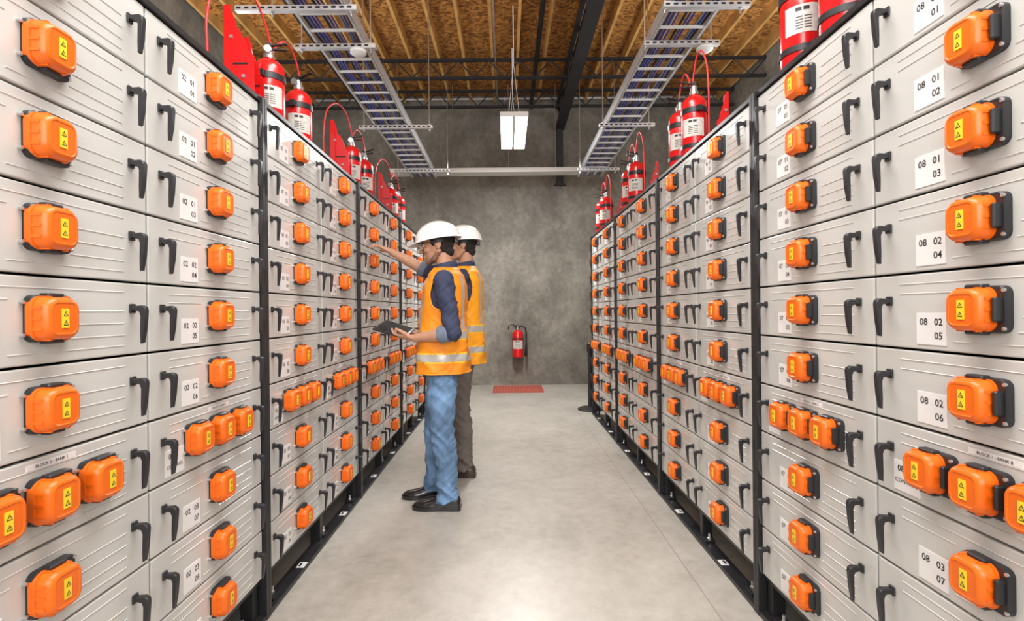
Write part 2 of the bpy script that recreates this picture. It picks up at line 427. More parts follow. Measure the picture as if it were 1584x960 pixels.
for side in (-1, 1):
    for k in range(4):
        s = S0+PITCH*k
        if side < 0: origin = Vector((-WL, s, 0)); rz = math.pi/2
        else: origin = Vector((WR, s+RW, 0)); rz = -math.pi/2
        R = obj('battery_rack', None, loc=origin, rot=(0, 0, rz), label='black steel rack frame filled with grey battery drawers', category='rack', group='rows of battery racks')
        R.empty_display_size = 0.2
        for xx in (-0.0105, RW+0.0105):
            obj('post', post_me, loc=(xx, 0, 0), parent=R); obj('post', post_b, loc=(xx, 0, 0), parent=R)
        for xx in (0.03, RW/2, RW-0.03):
            obj('leg', leg_me, loc=(xx, 0, 0), parent=R)
            obj('foot', foot_me, loc=(xx+(0.055 if xx < 1 else -0.055), 0, 0), parent=R)
            obj('anchor_bolt', bolt_me, loc=(xx+(0.068 if xx < 1 else -0.068), 0, 0), parent=R, label='zinc anchor bolt')
        obj('top_rail', trail_me, parent=R); obj('top_panel', tpan_me, parent=R); obj('bottom_rail', brail_me, parent=R)
        obj('floor_rail', frail_me, parent=R); obj('floor_rail', frail2_me, parent=R); obj('back_panel', bpan_me, parent=R); obj('divider', mid_me, parent=R)
        for xx in (0.35, 0.95) if side < 0 else (0.9, 0.3):
            obj('floor_tag', tag_me, loc=(xx, 0.008, 0.0215), parent=R, label='small white and black tag')
        for c in range(2):
            for row in range(10):
                z = ZB + RH*(9-row)
                yc = s+CW*(c+0.5)
                if side < 0: bank = 2*k+c+1; pt = (-WL, yc, z); block = 2
                else: bank = 8-(2*k+c); pt = (WR, yc, z); block = 1
                module(pt, rz, bank, row, block)

# ------------------------------------------------------------------ fire extinguishers
EH = 0.36
def body_mesh(r=0.070, h=EH):
    bm = newbm()
    lathe(bm, [(r*0.9, 0), (r, 0.012), (r, h-0.05), (r*0.93, h-0.028), (r*0.7, h-0.008), (r*0.35, h+0.004), (0.022, h+0.008), (0.022, h+0.018)], seg=28)
    return finish(bm, 'cylinder', ['red'], 35)
def valve_mesh(h=EH):
    bm = newbm()
    lathe(bm, [(0.024, h+0.012), (0.024, h+0.03), (0.018, h+0.035), (0.018, h+0.06), (0.012, h+0.066)], seg=14, mi=0)
    lathe(bm, [(0.014, -0.022), (0.017, -0.03), (0.017, -0.04)], (0, 0, h+0.045), 12, 2, 'Y')
    box(bm, (0.035, 0, h+0.060), (0.09, 0.018, 0.006), 1, bev=0.002, rot=(0, -0.08, 0))
    box(bm, (0.035, 0, h+0.082), (0.10, 0.018, 0.006), 1, bev=0.002, rot=(0, -0.25, 0))
    box(bm, (0, 0, h+0.072), (0.02, 0.016, 0.03), 1)
    return finish(bm, 'valve', ['silver', 'blackpl', 'silver'], 35)
def band_mesh(r, z, w, extra=True):
    bm = newbm()
    lathe(bm, [(r+0.001, z-w/2), (r+0.004, z-w/2), (r+0.004, z+w/2), (r+0.001, z+w/2)], seg=28)
    if extra: box(bm, (r+0.010, 0, z), (0.02, 0.03, w*1.1), 0, bev=0.002)
    return finish(bm, 'strap', ['blackpl'], 35)
def wrap_mesh(r, z0, z1, a0, a1):
    bm = newbm(); n = 12
    A = [bm.verts.new(((r+0.0012)*math.cos(a0+(a1-a0)*i/n), (r+0.0012)*math.sin(a0+(a1-a0)*i/n), z0)) for i in range(n+1)]
    B = [bm.verts.new(((r+0.0012)*math.cos(a0+(a1-a0)*i/n), (r+0.0012)*math.sin(a0+(a1-a0)*i/n), z1)) for i in range(n+1)]
    for i in range(n): bm.faces.new((A[i], A[i+1], B[i+1], B[i])).material_index = 0
    def patch(f0, f1, g0, g1):
        q = []
        for f, g in ((f0, g0), (f1, g0), (f1, g1), (f0, g1)):
            a = a0+(a1-a0)*f; q.append(bm.verts.new(((r+0.0026)*math.cos(a), (r+0.0026)*math.sin(a), z0+(z1-z0)*g)))
        bm.faces.new(q).material_index = 1
    patch(0.30, 0.45, 0.78, 0.90); patch(0.5, 0.65, 0.78, 0.90)
    for g in (0.15, 0.25, 0.35, 0.45, 0.55): patch(0.30, 0.48, g, g+0.03); patch(0.52, 0.70, g, g+0.03)
    return finish(bm, 'paper', ['tagw', 'ink'], recalc=False)
eb, ev = body_mesh(), valve_mesh()
es1, es2 = band_mesh(0.070, 0.27, 0.03), band_mesh(0.070, 0.07, 0.022)
ew = wrap_mesh(0.070, 0.12, 0.22, math.radians(-140), math.radians(-40))
def hoop_mesh(back, up):
    bm = newbm(); pts = []
    P = [(0, 0.0, 0.41), (0.0, 0.01, 0.46), (0, -back*.2, 0.51+up), (0, -back*.55, 0.52+up), (0, -back*.88, 0.45+up*.6), (0, -back, 0.34), (0, -back, 0.2), (0, -back, 0.02)]
    P = [Vector(p) for p in P]
    def cr(p0, p1, p2, p3, t):
        return 0.5*((2*p1)+(-p0+p2)*t+(2*p0-5*p1+4*p2-p3)*t*t+(-p0+3*p1-3*p2+p3)*t**3)
    for i in range(len(P)-1):
        for t in range(6):
            pts.append(cr(P[max(i-1, 0)], P[i], P[i+1], P[min(i+2, len(P)-1)], t/6))
    pts.append(P[-1]); tube(bm, pts, 0.005, 8)
    return finish(bm, 'hose', ['redhose'], 'all')
hoopL = [hoop_mesh(0.42, 0.07), hoop_mesh(0.26, 0.04)]
hoopR = [hoop_mesh(0.16, 0.06), hoop_mesh(0.15, 0.04)]
def rack_ext(x, y, side, hp):
    e = obj('fire_extinguisher', None, loc=(x, y, TOP), rot=(0, 0, 0), label='red fire extinguisher with black strap standing on a battery rack', category='fire extinguisher', group='extinguishers on top of the racks')
    rot = 0 if side < 0 else math.pi
    obj('cylinder', eb, parent=e)
    obj('valve', ev, rot=(0, 0, rot+random.uniform(-0.3, 0.3)), parent=e, label='silver and black valve with levers')
    obj('strap', es1, rot=(0, 0, -math.pi/2), parent=e, label='black clamp strap'); obj('strap', es2, rot=(0, 0, -math.pi/2), parent=e, label='black clamp strap')
    obj('paper_label', ew, rot=(0, 0, 0.45 if side < 0 else -0.45), parent=e, label='pale printed instruction label')
    obj('hose', hp, parent=e, rot=(0, 0, 0.12*side), label='thin red looping discharge tube')
def plate_mesh(w, h):
    bm = newbm()
    poly = [(-w/2, 0), (w/2, 0), (w/2, h*0.52), (w*0.38, h*0.56), (w*0.30, h*0.56), (w*0.25, h*0.64), (w*.08, h*.72), (0.0, h*0.78), (-w*.05, h*.76), (-w*.12, h*.84), (-w*.3, h), (-w/2, h)]
    extr_y(bm, poly, -0.002, 0.002)
    box(bm, (0.0, 0.03, 0.003), (w, 0.06, 0.005)); box(bm, (-w/2, 0.03, h/2), (0.005, 0.06, h))
    for q in (0.2, 0.45): box(bm, (w*0.05, -0.0025, h*q), (w*0.5, 0.001, 0.008), 2)
    lathe(bm, [(0.008, -0.003), (0.008, -0.007)], (0.02, 0, h*.33), 8, 1, 'Y'); lathe(bm, [(0.008, -0.003), (0.008, -0.007)], (-w*.25, 0, h*.7), 8, 1, 'Y')
    return finish(bm, 'bracket', ['red', 'silver', 'ink'])
plA = plate_mesh(0.125, 0.45); plB = plate_mesh(0.085, 0.40); plC = plate_mesh(0.065, 0.34)
def bracket(x, y, side, me):
    obj('extinguisher_bracket', me, loc=(x, y, TOP), label='red folded sheet-metal bracket bolted on a rack top', category='bracket', group='red brackets on the racks').scale = (1 if side < 0 else -1, 1, 1)
for k in range(3):
    d = PITCH*k
    bracket(-1.115, 2.12+d, -1, plA); bracket(-1.13, 2.28+d, -1, plB)
    rack_ext(-1.13, 2.42+d, -1, hoopL[0]); rack_ext(-1.13, 2.76+d, -1, hoopL[1])
for k in range(4):
    d = PITCH*k
    if k > 0: bracket(1.19, 1.48+d, 1, plC)
    rack_ext(1.08, 1.60+d, 1, hoopR[0]); rack_ext(1.08, 1.83+d, 1, hoopR[1])

# wall extinguisher
e = obj('wall_fire_extinguisher', None, loc=(0.17, 8.08, 0.46), label='red fire extinguisher with black hose hung on the concrete wall', category='fire extinguisher')
obj('cylinder', body_mesh(0.088, 0.43), parent=e)
obj('valve', valve_mesh(0.43), parent=e, rot=(0, 0, math.pi), label='silver and black valve with levers')
obj('strap', band_mesh(0.088, 0.3, 0.02), parent=e, rot=(0, 0, -1.57), label='black strap')
obj('paper_label', wrap_mesh(0.088, 0.14, 0.27, math.radians(-150), math.radians(-30)), parent=e, label='pale printed label')
bm = newbm()
tube(bm, [(0.02, -0.03, 0.475), (0.07, -0.05, 0.51), (0.125, -0.04, 0.46), (0.138, -0.03, 0.36), (0.135, -0.03, 0.25), (0.13, -0.03, 0.16), (0.127, -0.03, 0.02)], [0.012, .013, .013, .013, .013, .02, .028], 10)
tube(bm, [(-0.02, -0.03, 0.49), (-0.09, -0.04, 0.53), (-0.14, -0.03, 0.50), (-0.15, -0.02, 0.45)], 0.009, 8)
obj('hose', finish(bm, 'hose', ['blackpl'], 'all'), parent=e, label='black rubber hose with nozzle')
bm = newbm(); box(bm, (0, 0.10, 0.35), (0.06, 0.02, 0.3), 0, bev=0.003)
obj('wall_hook', finish(bm, 'hook', ['blackpl']), parent=e, label='black wall hook')

# red floor mat
bm = newbm(); box(bm, (0, 0, 0.004), (0.76, 0.70, 0.008), 0)
for i in range(16): box(bm, (-0.345+0.046*i, 0, 0.0082), (0.006, 0.64, 0.002), 1)
for i in range(12): box(bm, (0, -0.30+0.0545*i, 0.0083), (0.70, 0.006, 0.002), 1)
obj('floor_mat', finish(bm, 'mat', ['mat', 'matl']), loc=(0.16, 7.76, 0), label='red square grid mat on the floor below the extinguisher', category='mat')

# stanchion
e = obj('barrier_post', None, loc=(1.0, 6.1, 0), label='black retractable-belt barrier post on a round base', category='barrier post')
bm = newbm(); lathe(bm, [(0.15, 0), (0.155, 0.012), (0.12, 0.03), (0.03, 0.045)], seg=28); obj('base', finish(bm, 'b', ['blackpl'], 35), parent=e)
bm = newbm(); lathe(bm, [(0.028, 0.03), (0.028, 0.72)], seg=18); obj('pole', finish(bm, 'p', ['blackpl'], 35), parent=e)
bm = newbm(); lathe(bm, [(0.036, 0.70), (0.038, 0.71), (0.038, 0.80), (0.030, 0.81)], seg=18); obj('belt_head', finish(bm, 'h', ['blackpl'], 35), parent=e)

# ------------------------------------------------------------------ cable ladders
def ladder(x0, x1, ya, yb, z, cables):
    w = x1-x0; L_ = yb-ya
    T = obj('cable_ladder', None, loc=((x0+x1)/2, ya, z), label='galvanised ladder cable tray hung lengthwise over the racks', category='cable tray', group='overhead cable trays')
    for s, mir in ((-1, 1), (1, -1)):
        bm = newbm()
        box(bm, (0, L_/2, 0.045), (0.004, L_, 0.09)); box(bm, (0.009*mir, L_/2, 0.002), (0.020, L_, 0.004)); box(bm, (0.009*mir, L_/2, 0.088), (0.020, L_, 0.004))
        obj('side_rail', finish(bm, 'side_rail', ['galv']), loc=(s*w/2, 0, 0), parent=T)
    bm = newbm(); box(bm, (0, 0, 0.010), (w, 0.024, 0.014), 0, bev=0.002); rm = finish(bm, 'rung', ['lampcase'])
    n = int(L_/0.20)
    for i in range(n): obj('rung', rm, loc=(0, 0.10+0.20*i, 0), parent=T)
    for j, (xx, r, mt, lb) in enumerate(cables):
        bm = newbm(); pts = []
        for i in range(60):
            y = L_*i/59
            pts.append((xx+0.007*math.sin(i*0.55+j*0.35)+0.003*math.sin(i*1.3), y, 0.018+r+0.002*math.sin(i*1.1)))
        tube(bm, pts, r, 8)
        obj('electrical_cable', finish(bm, 'cable', [mt], 'all'), loc=((x0+x1)/2, ya, z), label=lb+' cable lying along a ladder tray', category='cable', group='cables in the trays')
cab = [(-0.140, .007, 'cblack', 'black'), (-0.118, .008, 'cblue', 'blue'), (-0.094, .009, 'cblue', 'blue'), (-0.070, .008, 'cviolet', 'violet'), (-0.020, .010, 'cblack', 'black'), (0.006, .008, 'cblue', 'blue'), (0.030, .008, 'cviolet', 'violet'), (0.085, .007, 'cgrey', 'grey'), (0.107, .009, 'cblue', 'blue'), (0.132, .008, 'cblack', 'black')]
ladder(-1.365, -1.01, 1.2, 7.38, 3.15, cab)
ladder(1.06, 1.405, 1.2, 7.38, 3.15, cab)
# cross tray near the wall
bm = newbm()
box(bm, (0, 0, 0.0), (3.1, 0.010, 0.062)); box(bm, (0, 0.2, 0.0), (3.1, 0.010, 0.062)); box(bm, (0, 0.1, -0.029), (3.1, 0.2, 0.004))
box(bm, (0, -0.008, 0.030), (3.1, 0.016, 0.004)); box(bm, (0, -0.008, -0.030), (3.1, 0.016, 0.004))
ct = obj('cross_cable_tray', finish(bm, 'ct', ['lampcase']), loc=(-0.15, 7.42, 3.275), label='bright metal cable trough spanning between the two ladder trays', category='cable tray')
bm = newbm(); tube(bm, [(0, 0, 0), (0, 0, 1.30)], 0.005, 6); rodm = finish(bm, 'rod', ['silver'])
for xx in (-0.63, 0.90, 0.2): obj('threaded_rod', rodm, loc=(xx, 0.1, 0.0), parent=ct, label='thin threaded rod')
# strut hangers
def hanger(x0, x1, y, rods, z=3.128):
    e = obj('strut_hanger', None, loc=((x0+x1)/2, y, z), label='slotted steel strut on threaded rods carrying a cable tray', category='hanger', group='tray hangers')
    w = x1-x0; bm = newbm(); box(bm, (0, 0, 0), (w, 0.041, 0.035), 0, bev=0.003)
    for i in range(int(w/0.05)): box(bm, (-w/2+0.025+0.05*i, -0.0212, 0), (0.028, 0.001, 0.012), 1)
    obj('strut', finish(bm, 'strut', ['galv', 'ink']), parent=e)
    for r in rods:
        bm = newbm(); tube(bm, [(0, 0, -0.05), (0, 0, 4.57-z)], 0.006, 6); lathe(bm, [(0.012, -0.03), (0.012, -0.02)], seg=6); lathe(bm, [(0.012, 0.02), (0.012, 0.03)], seg=6)
        obj('threaded_rod', finish(bm, 'rod', ['silver']), loc=(r-(x0+x1)/2, 0, 0), parent=e)
for y in (3.2, 3.66, 5.26, 6.9):
    hanger(-1.70 if y < 3.3 else -1.52, -0.76 if y > 4 else -0.93, y, [-1.47, -0.79 if y > 4 else -0.97])
    hanger(0.98 if y > 4 else 1.01, 1.56, y, [1.02, 1.5])
# smoke detectors
bm = newbm(); lathe(bm, [(0.045, 0.0), (0.058, -0.012), (0.058, -0.03), (0.035, -0.045), (0.015, -0.05)], seg=24); sd = finish(bm, 'sd', ['lampcase'], 35)
obj('smoke_detector', sd, loc=(-1.06, 3.66, 3.109), label='round white smoke detector under a tray strut', category='smoke detector', group='smoke detectors')
obj('smoke_detector', sd, loc=(1.455, 3.66, 3.109), label='round white smoke detector under a tray strut', category='smoke detector', group='smoke detectors')

# ------------------------------------------------------------------ pendant light
def pendant(y):
    e = obj('pendant_light', None, loc=(0.10, y, 3.317), label='slim twin-panel fluorescent fixture hung on a wire', category='light fixture')
    bm = newbm(); box(bm, (0, 0, 0.03), (0.31, 1.1, 0.05), 0, bev=0.006); box(bm, (0, 0, 0.0), (0.030, 1.09, 0.012), 0)
    for s in (-1, 1): box(bm, (s*0.151, 0, 0.0), (0.008, 1.1, 0.012), 0)
    for s in (-1, 1): box(bm, (0, s*0.547, 0.0), (0.31, 0.008, 0.012), 0)
    obj('housing', finish(bm, 'housing', ['lampcase']), parent=e)
    for s in (-1, 1):
        bm = newbm(); box(bm, (0, 0, 0), (0.130, 1.08, 0.008)); obj('diffuser', finish(bm, 'diff', ['lamp']), loc=(s*0.081, 0, 0.0), parent=e, label='glowing white diffuser')
    bm = newbm()
    for s in (-1, 1): tube(bm, [(s*0.06, -0.45, 0.05), (0, -0.45, 0.62)], 0.003, 6); tube(bm, [(s*0.06, 0.45, 0.05), (0, 0.45, 0.62)], 0.003, 6)
    tube(bm, [(0, -0.45, 0.62), (0, -0.45, 1.26)], 0.006, 6); tube(bm, [(0, 0.45, 0.62), (0, 0.45, 1.26)], 0.006, 6)
    obj('suspension_wire', finish(bm, 'wire', ['white']), parent=e)
pendant(6.03)

# ------------------------------------------------------------------ people
def folds_cloth(p):
    q = Vector((p.x*5.0, p.y*5.0, p.z*13.0 + p.x*10.0 + p.y*5.0))
    a = noise.noise(q); b = noise.noise(Vector((p.x*9+7, p.y*9, p.z*24-p.x*18+3)))
    return (1-2*abs(a)*1.6)*0.75 + (1-2*abs(b)*1.6)*0.35 - 0.55
def bake(bm, name, mats, voxel=0.006, smooth=4, fac=0.5, fold=0.0, zone=None):
    me = finish(bm, name, mats)
    o = bpy.data.objects.new('tmp', me); COL.objects.link(o)
    r = o.modifiers.new('r', 'REMESH'); r.mode = 'VOXEL'; r.voxel_size = voxel; r.use_smooth_shade = True
    if smooth:
        s = o.modifiers.new('s', 'SMOOTH'); s.iterations = smooth; s.factor = fac
    bpy.context.view_layer.update()
    me2 = bpy.data.meshes.new_from_object(o.evaluated_get(bpy.context.evaluated_depsgraph_get()))
    me2.name = name
    bpy.data.objects.remove(o)
    me2.materials.clear()
    for m in mats: me2.materials.append(M[m])
    me2.polygons.foreach_set('use_smooth', [True]*len(me2.polygons))
    if fold:
        nrm = [v.normal.copy() for v in me2.vertices]
        for v, n in zip(me2.vertices, nrm):
            k = zone(v.co) if zone else 1.0
            v.co = v.co + n*(fold*k*folds_cloth(v.co))
        me2.update()
    return me2

def hand(bm, wrist, d, n, s, curl=(0.25, 0.3, 0.35, 0.4), thumb=None, k=1.0):
    wrist = Vector(wrist); d = Vector(d).normalized(); n = Vector(n); n = (n-d*n.dot(d)).normalized()
    s_ = Vector(s); s = (s_-d*s_.dot(d)-n*s_.dot(n)).normalized()
    rings = []
    for t, w, th in ((-0.02, .026, .021), (0.0, .026, .019), (.03, .034, .018), (.06, .041, .016), (.088, .040, .014), (.096, .034, .010)):
        rings.append([wrist + d*t*k + s*(w*k*math.cos(a)) + n*(th*k*math.sin(a)) for a in [2*math.pi*i/16 for i in range(16)]])
    ring_loft(bm, rings)
    for off, ln, cu, back, spr in ((.031, .070, curl[0], 0, .12), (.0105, .079, curl[1], .004, .03), (-.0105, .073, curl[2], 0, -.06), (-.031, .058, curl[3], -.008, -.16)):
        p = wrist + d*(.086+back)*k + s*off*k
        ang = cu*0.5; pts = [p]; base = (d + s*spr).normalized()
        for seg in (.45, .30, .25):
            v = base*math.cos(ang)+n*math.sin(ang); p = p+v*(ln*seg*k); pts.append(p); ang += cu*1.4
        limb(bm, pts, [.0088*k, .0083*k, .0076*k, .0066*k], 10)
    p = wrist+d*.022*k+s*.024*k
    td = Vector(thumb).normalized() if thumb is not None else (d*.7+s*.7+n*.25).normalized()
    p1 = p+td*.042*k; p2 = p1+(td*.6+d*.5+n*.1).normalized()*.030*k; p3 = p2+(td*.4+d*.7+n*.15).normalized()*.024*k
    limb(bm, [p, p1, p2, p3], [.015*k, .0115*k, .0098*k, .008*k], 10)

def head_parts(bm, c, pitch, yaw=0):
    Mx = Matrix.Translation(c) @ Euler((0, pitch, yaw)).to_matrix().to_4x4()
    b2 = newbm()
    sphere(b2, (0.0, 0, 0.012), (.096, .075, .104), 0, 24, 18)
    sphere(b2, (-.036, 0, -.045), (.056, .056, .068), 0, 20, 14)
    sphere(b2, (-.072, 0, -.098), (.024, .026, .021))
    for s in (-1, 1):
        limb(b2, [(.005, s*.058, -.050), (-.030, s*.044, -.088), (-.070, s*.012, -.102)], [.018, .018, .016], 10)
        sphere(b2, (.012, s*.078, -.010), (.020, .009, .032), rot=(0, 0.2, 0))
        sphere(b2, (-.062, s*.045, -.030), (.026, .018, .022))
        limb(b2, [(-.084, s*.012, .018), (-.076, s*.046, .016)], [.010, .009], 8)
    limb(b2, [(-.094, 0, .012), (-.112, 0, -.022), (-.117, 0, -.032)], [.008, .011, .012], 10)
    for s in (-1, 1): sphere(b2, (-.106, s*.011, -.035), (.011, .008, .008))
    sphere(b2, (-.093, 0, -.060), (.012, .022, .006)); sphere(b2, (-.091, 0, -.073), (.012, .020, .007))
    me = bpy.data.meshes.new('t'); b2.to_mesh(me); b2.free(); me.transform(Mx); bm.from_mesh(me); bpy.data.meshes.remove(me)
    return Mx

def xf(me, Mx): me.transform(Mx); return me
def helmet_mesh(Mx):
    bm = newbm(); rings = []; seg = 40
    for t in range(11):
        ph = math.pi/2*t/10
        ring = []
        for i in range(seg):
            a = 2*math.pi*i/seg
            rr = math.cos(ph) if t < 10 else 0.02
            ridge = 0.006*math.exp(-((rr*math.sin(a)*0.118)/0.018)**2) if t > 1 else 0
            ring.append((0.005+0.142*rr*math.cos(a), 0.118*rr*math.sin(a), 0.028+(0.112+ridge)*math.sin(ph)))
        rings.append(ring)
    brim = []
    for i in range(seg):
        a = 2*math.pi*i/seg; fr = max(0, -math.cos(a))**2
        e = 0.010+0.045*fr
        brim.append((0.005+(0.142+e)*math.cos(a), (0.118+0.010)*math.sin(a), 0.022-0.010*fr))
    rings = [brim]+rings
    ring_loft(bm, rings, 0, cap=False)
    bm.verts.ensure_lookup_table()
    bm.faces.new([bm.verts[len(bm.verts)-seg+i] for i in range(seg)])
    bmesh.ops.recalc_face_normals(bm, faces=bm.faces[:])
    bmesh.ops.solidify(bm, geom=bm.faces[:], thickness=0.003)
    return xf(finish(bm, 'helmet', ['helmet'], 60), Mx)
def hair_mesh(Mx):
    bm = newbm(); sphere(bm, (.020, 0, .012), (.084, .0805, .100), 0, 24, 18)
    sphere(bm, (.055, 0, -.055), (.040, .052, .040))
    for s in (-1, 1): sphere(bm, (-.022, s*.070, .012), (.016, .008, .030))
    return xf(bake(bm, 'hair', ['hair'], 0.005, 2), Mx)

def interp(sec, z):
    if z <= sec[0][0]: return sec[0][1:]
    for a, b in zip(sec[:-1], sec[1:]):
        if z <= b[0]:
            t = (z-a[0])/(b[0]-a[0]); t = t*t*(3-2*t)*0.5+t*0.5
            return tuple(a[i]+(b[i]-a[i])*t for i in range(1, len(a)))
    return sec[-1][1:]
def wob(a, z, off):
    if off <= 0.005: return 0
    k = max(0.0, min(1.0, (1.35-z)/0.5)); k2 = 0.5+0.5*k
    p = Vector((math.cos(a)*0.16, math.sin(a)*0.16, z))
    return (0.007*math.sin(3*a+z*9)+0.005*math.sin(7*a-z*14))*k + 0.008*k2*folds_cloth(p)
def tpt(sec, z, a, off=0.0):
    cx, rx, ry = interp(sec, z)
    c, s = math.cos(a), math.sin(a)
    f = lambda v: math.copysign(abs(v)**0.82, v)
    off = off+wob(a, z, off)
    return Vector((cx+(rx+off)*f(c), (ry+off)*f(s), z))
def torso(bm, sec, z0, z1, off=0, n=16, seg=32):
    ring_loft(bm, [[tpt(sec, z0+(z1-z0)*i/n, 2*math.pi*k/seg, off) for k in range(seg)] for i in range(n+1)])
def arm_half(t):
    return 0.46*math.sqrt(max(0, 1-((t-0.765)/0.165)**2))
def vest_mesh(sec, z0, z1, mt):
    bm = newbm(); nz = 90; seg = 180
    g = []
    for i in range(nz+1):
        z = z0+(z1-z0)*i/nz
        g.append([bm.verts.new(tpt(sec, z, math.pi+2*math.pi*(k+0.5)/seg, 0.014)) for k in range(seg)])
    for i in range(nz):
        t = (i+0.5)/nz
        for k in range(seg):
            a = math.pi+2*math.pi*(k+1)/seg
            da = abs((a-math.pi+math.pi) % (2*math.pi)-math.pi)
            ds = min(abs((a-s_+math.pi) % (2*math.pi)-math.pi) for s_ in (math.pi/2, -math.pi/2))
            front = 0.04 + max(0, (t-0.55))*1.3
            if da < front: continue
            if 0.60 < t < 0.93 and ds < arm_half(t): continue
            bm.faces.new((g[i][k], g[i][(k+1) % seg], g[i+1][(k+1) % seg], g[i+1][k]))
    bmesh.ops.delete(bm, geom=[v for v in bm.verts if not v.link_faces], context='VERTS')
    bmesh.ops.recalc_face_normals(bm, faces=bm.faces[:])
    bmesh.ops.solidify(bm, geom=bm.faces[:], thickness=-0.003)
    h = z1-z0
    for c in (math.pi/2, -math.pi/2):
        pts = []
        for q in range(49):
            w = 2*math.pi*q/48; t = 0.765+0.165*math.sin(w)
            pts.append(tpt(sec, z0+h*t, c+0.46*math.cos(w), 0.0155))
        tube(bm, pts, 0.0065, 8)
    for s_ in (-1, 1):
        pts = []
        for q in range(60):
            t = q/59; pts.append(tpt(sec, z0+h*t, math.pi+s_*(0.04+max(0, t-0.55)*1.3), 0.0155))
        tube(bm, pts, 0.006, 8)
    tube(bm, [tpt(sec, z0+0.004, 2*math.pi*q/90, 0.0145) for q in range(91)], 0.005, 8)
    return finish(bm, 'vest', [mt], 'all', recalc=False)
def strip(bm, sec, z0, z1, a0, a1, off=0.020, nz=2, na=40, mi=0):
    g = [[bm.verts.new(tpt(sec, z0+(z1-z0)*i/nz, a0+(a1-a0)*k/na, off)) for k in range(na+1)] for i in range(nz+1)]
    for i in range(nz):
        for k in range(na): bm.faces.new((g[i][k], g[i][k+1], g[i+1][k+1], g[i+1][k])).material_index = mi
def shoe(bm, o, yaw=0.0):
    secs = [(.088, .030, .062), (.074, .037, .086), (.035, .040, .104), (-.005, .040, .104), (-.045, .042, .084), (-.08, .046, .066), (-.12, .049, .056), (-.155, .046, .051), (-.18, .038, .045), (-.197, .027, .036), (-.206, .013, .026)]
    b2 = newbm(); rings = []
    for x, w, h in secs:
        r = []
        for k in range(20):
            a = 2*math.pi*k/20; yy = w*math.cos(a); zz = math.sin(a)
            zz = 0.020+(h-0.020)*zz**0.85 if zz > 0 else 0.020
            r.append((x, yy, zz))
        rings.append(r)
    ring_loft(b2, rings)
    rings = []
    for x, w, h in secs:
        lift = 0.007 if -0.06 < x < 0.03 else 0.0
        rings.append([(x*1.025, w*1.08*math.copysign(abs(math.cos(a))**.6, math.cos(a)), 0.022 if math.sin(a) > 0 else lift) for a in [2*math.pi*(k+.5)/20 for k in range(20)]])
    ring_loft(b2, rings)
    for q in range(4): tube(b2, [(-.030-.015*q, -.024, .086-.008*q), (-.030-.015*q, 0, .096-.0085*q), (-.030-.015*q, .024, .086-.008*q)], .0025, 6)
    me = bpy.data.meshes.new('t'); b2.to_mesh(me); b2.free()
    me.transform(Matrix.Translation(o) @ Matrix.Rotation(yaw, 4, 'Z')); bm.from_mesh(me); bpy.data.meshes.remove(me)

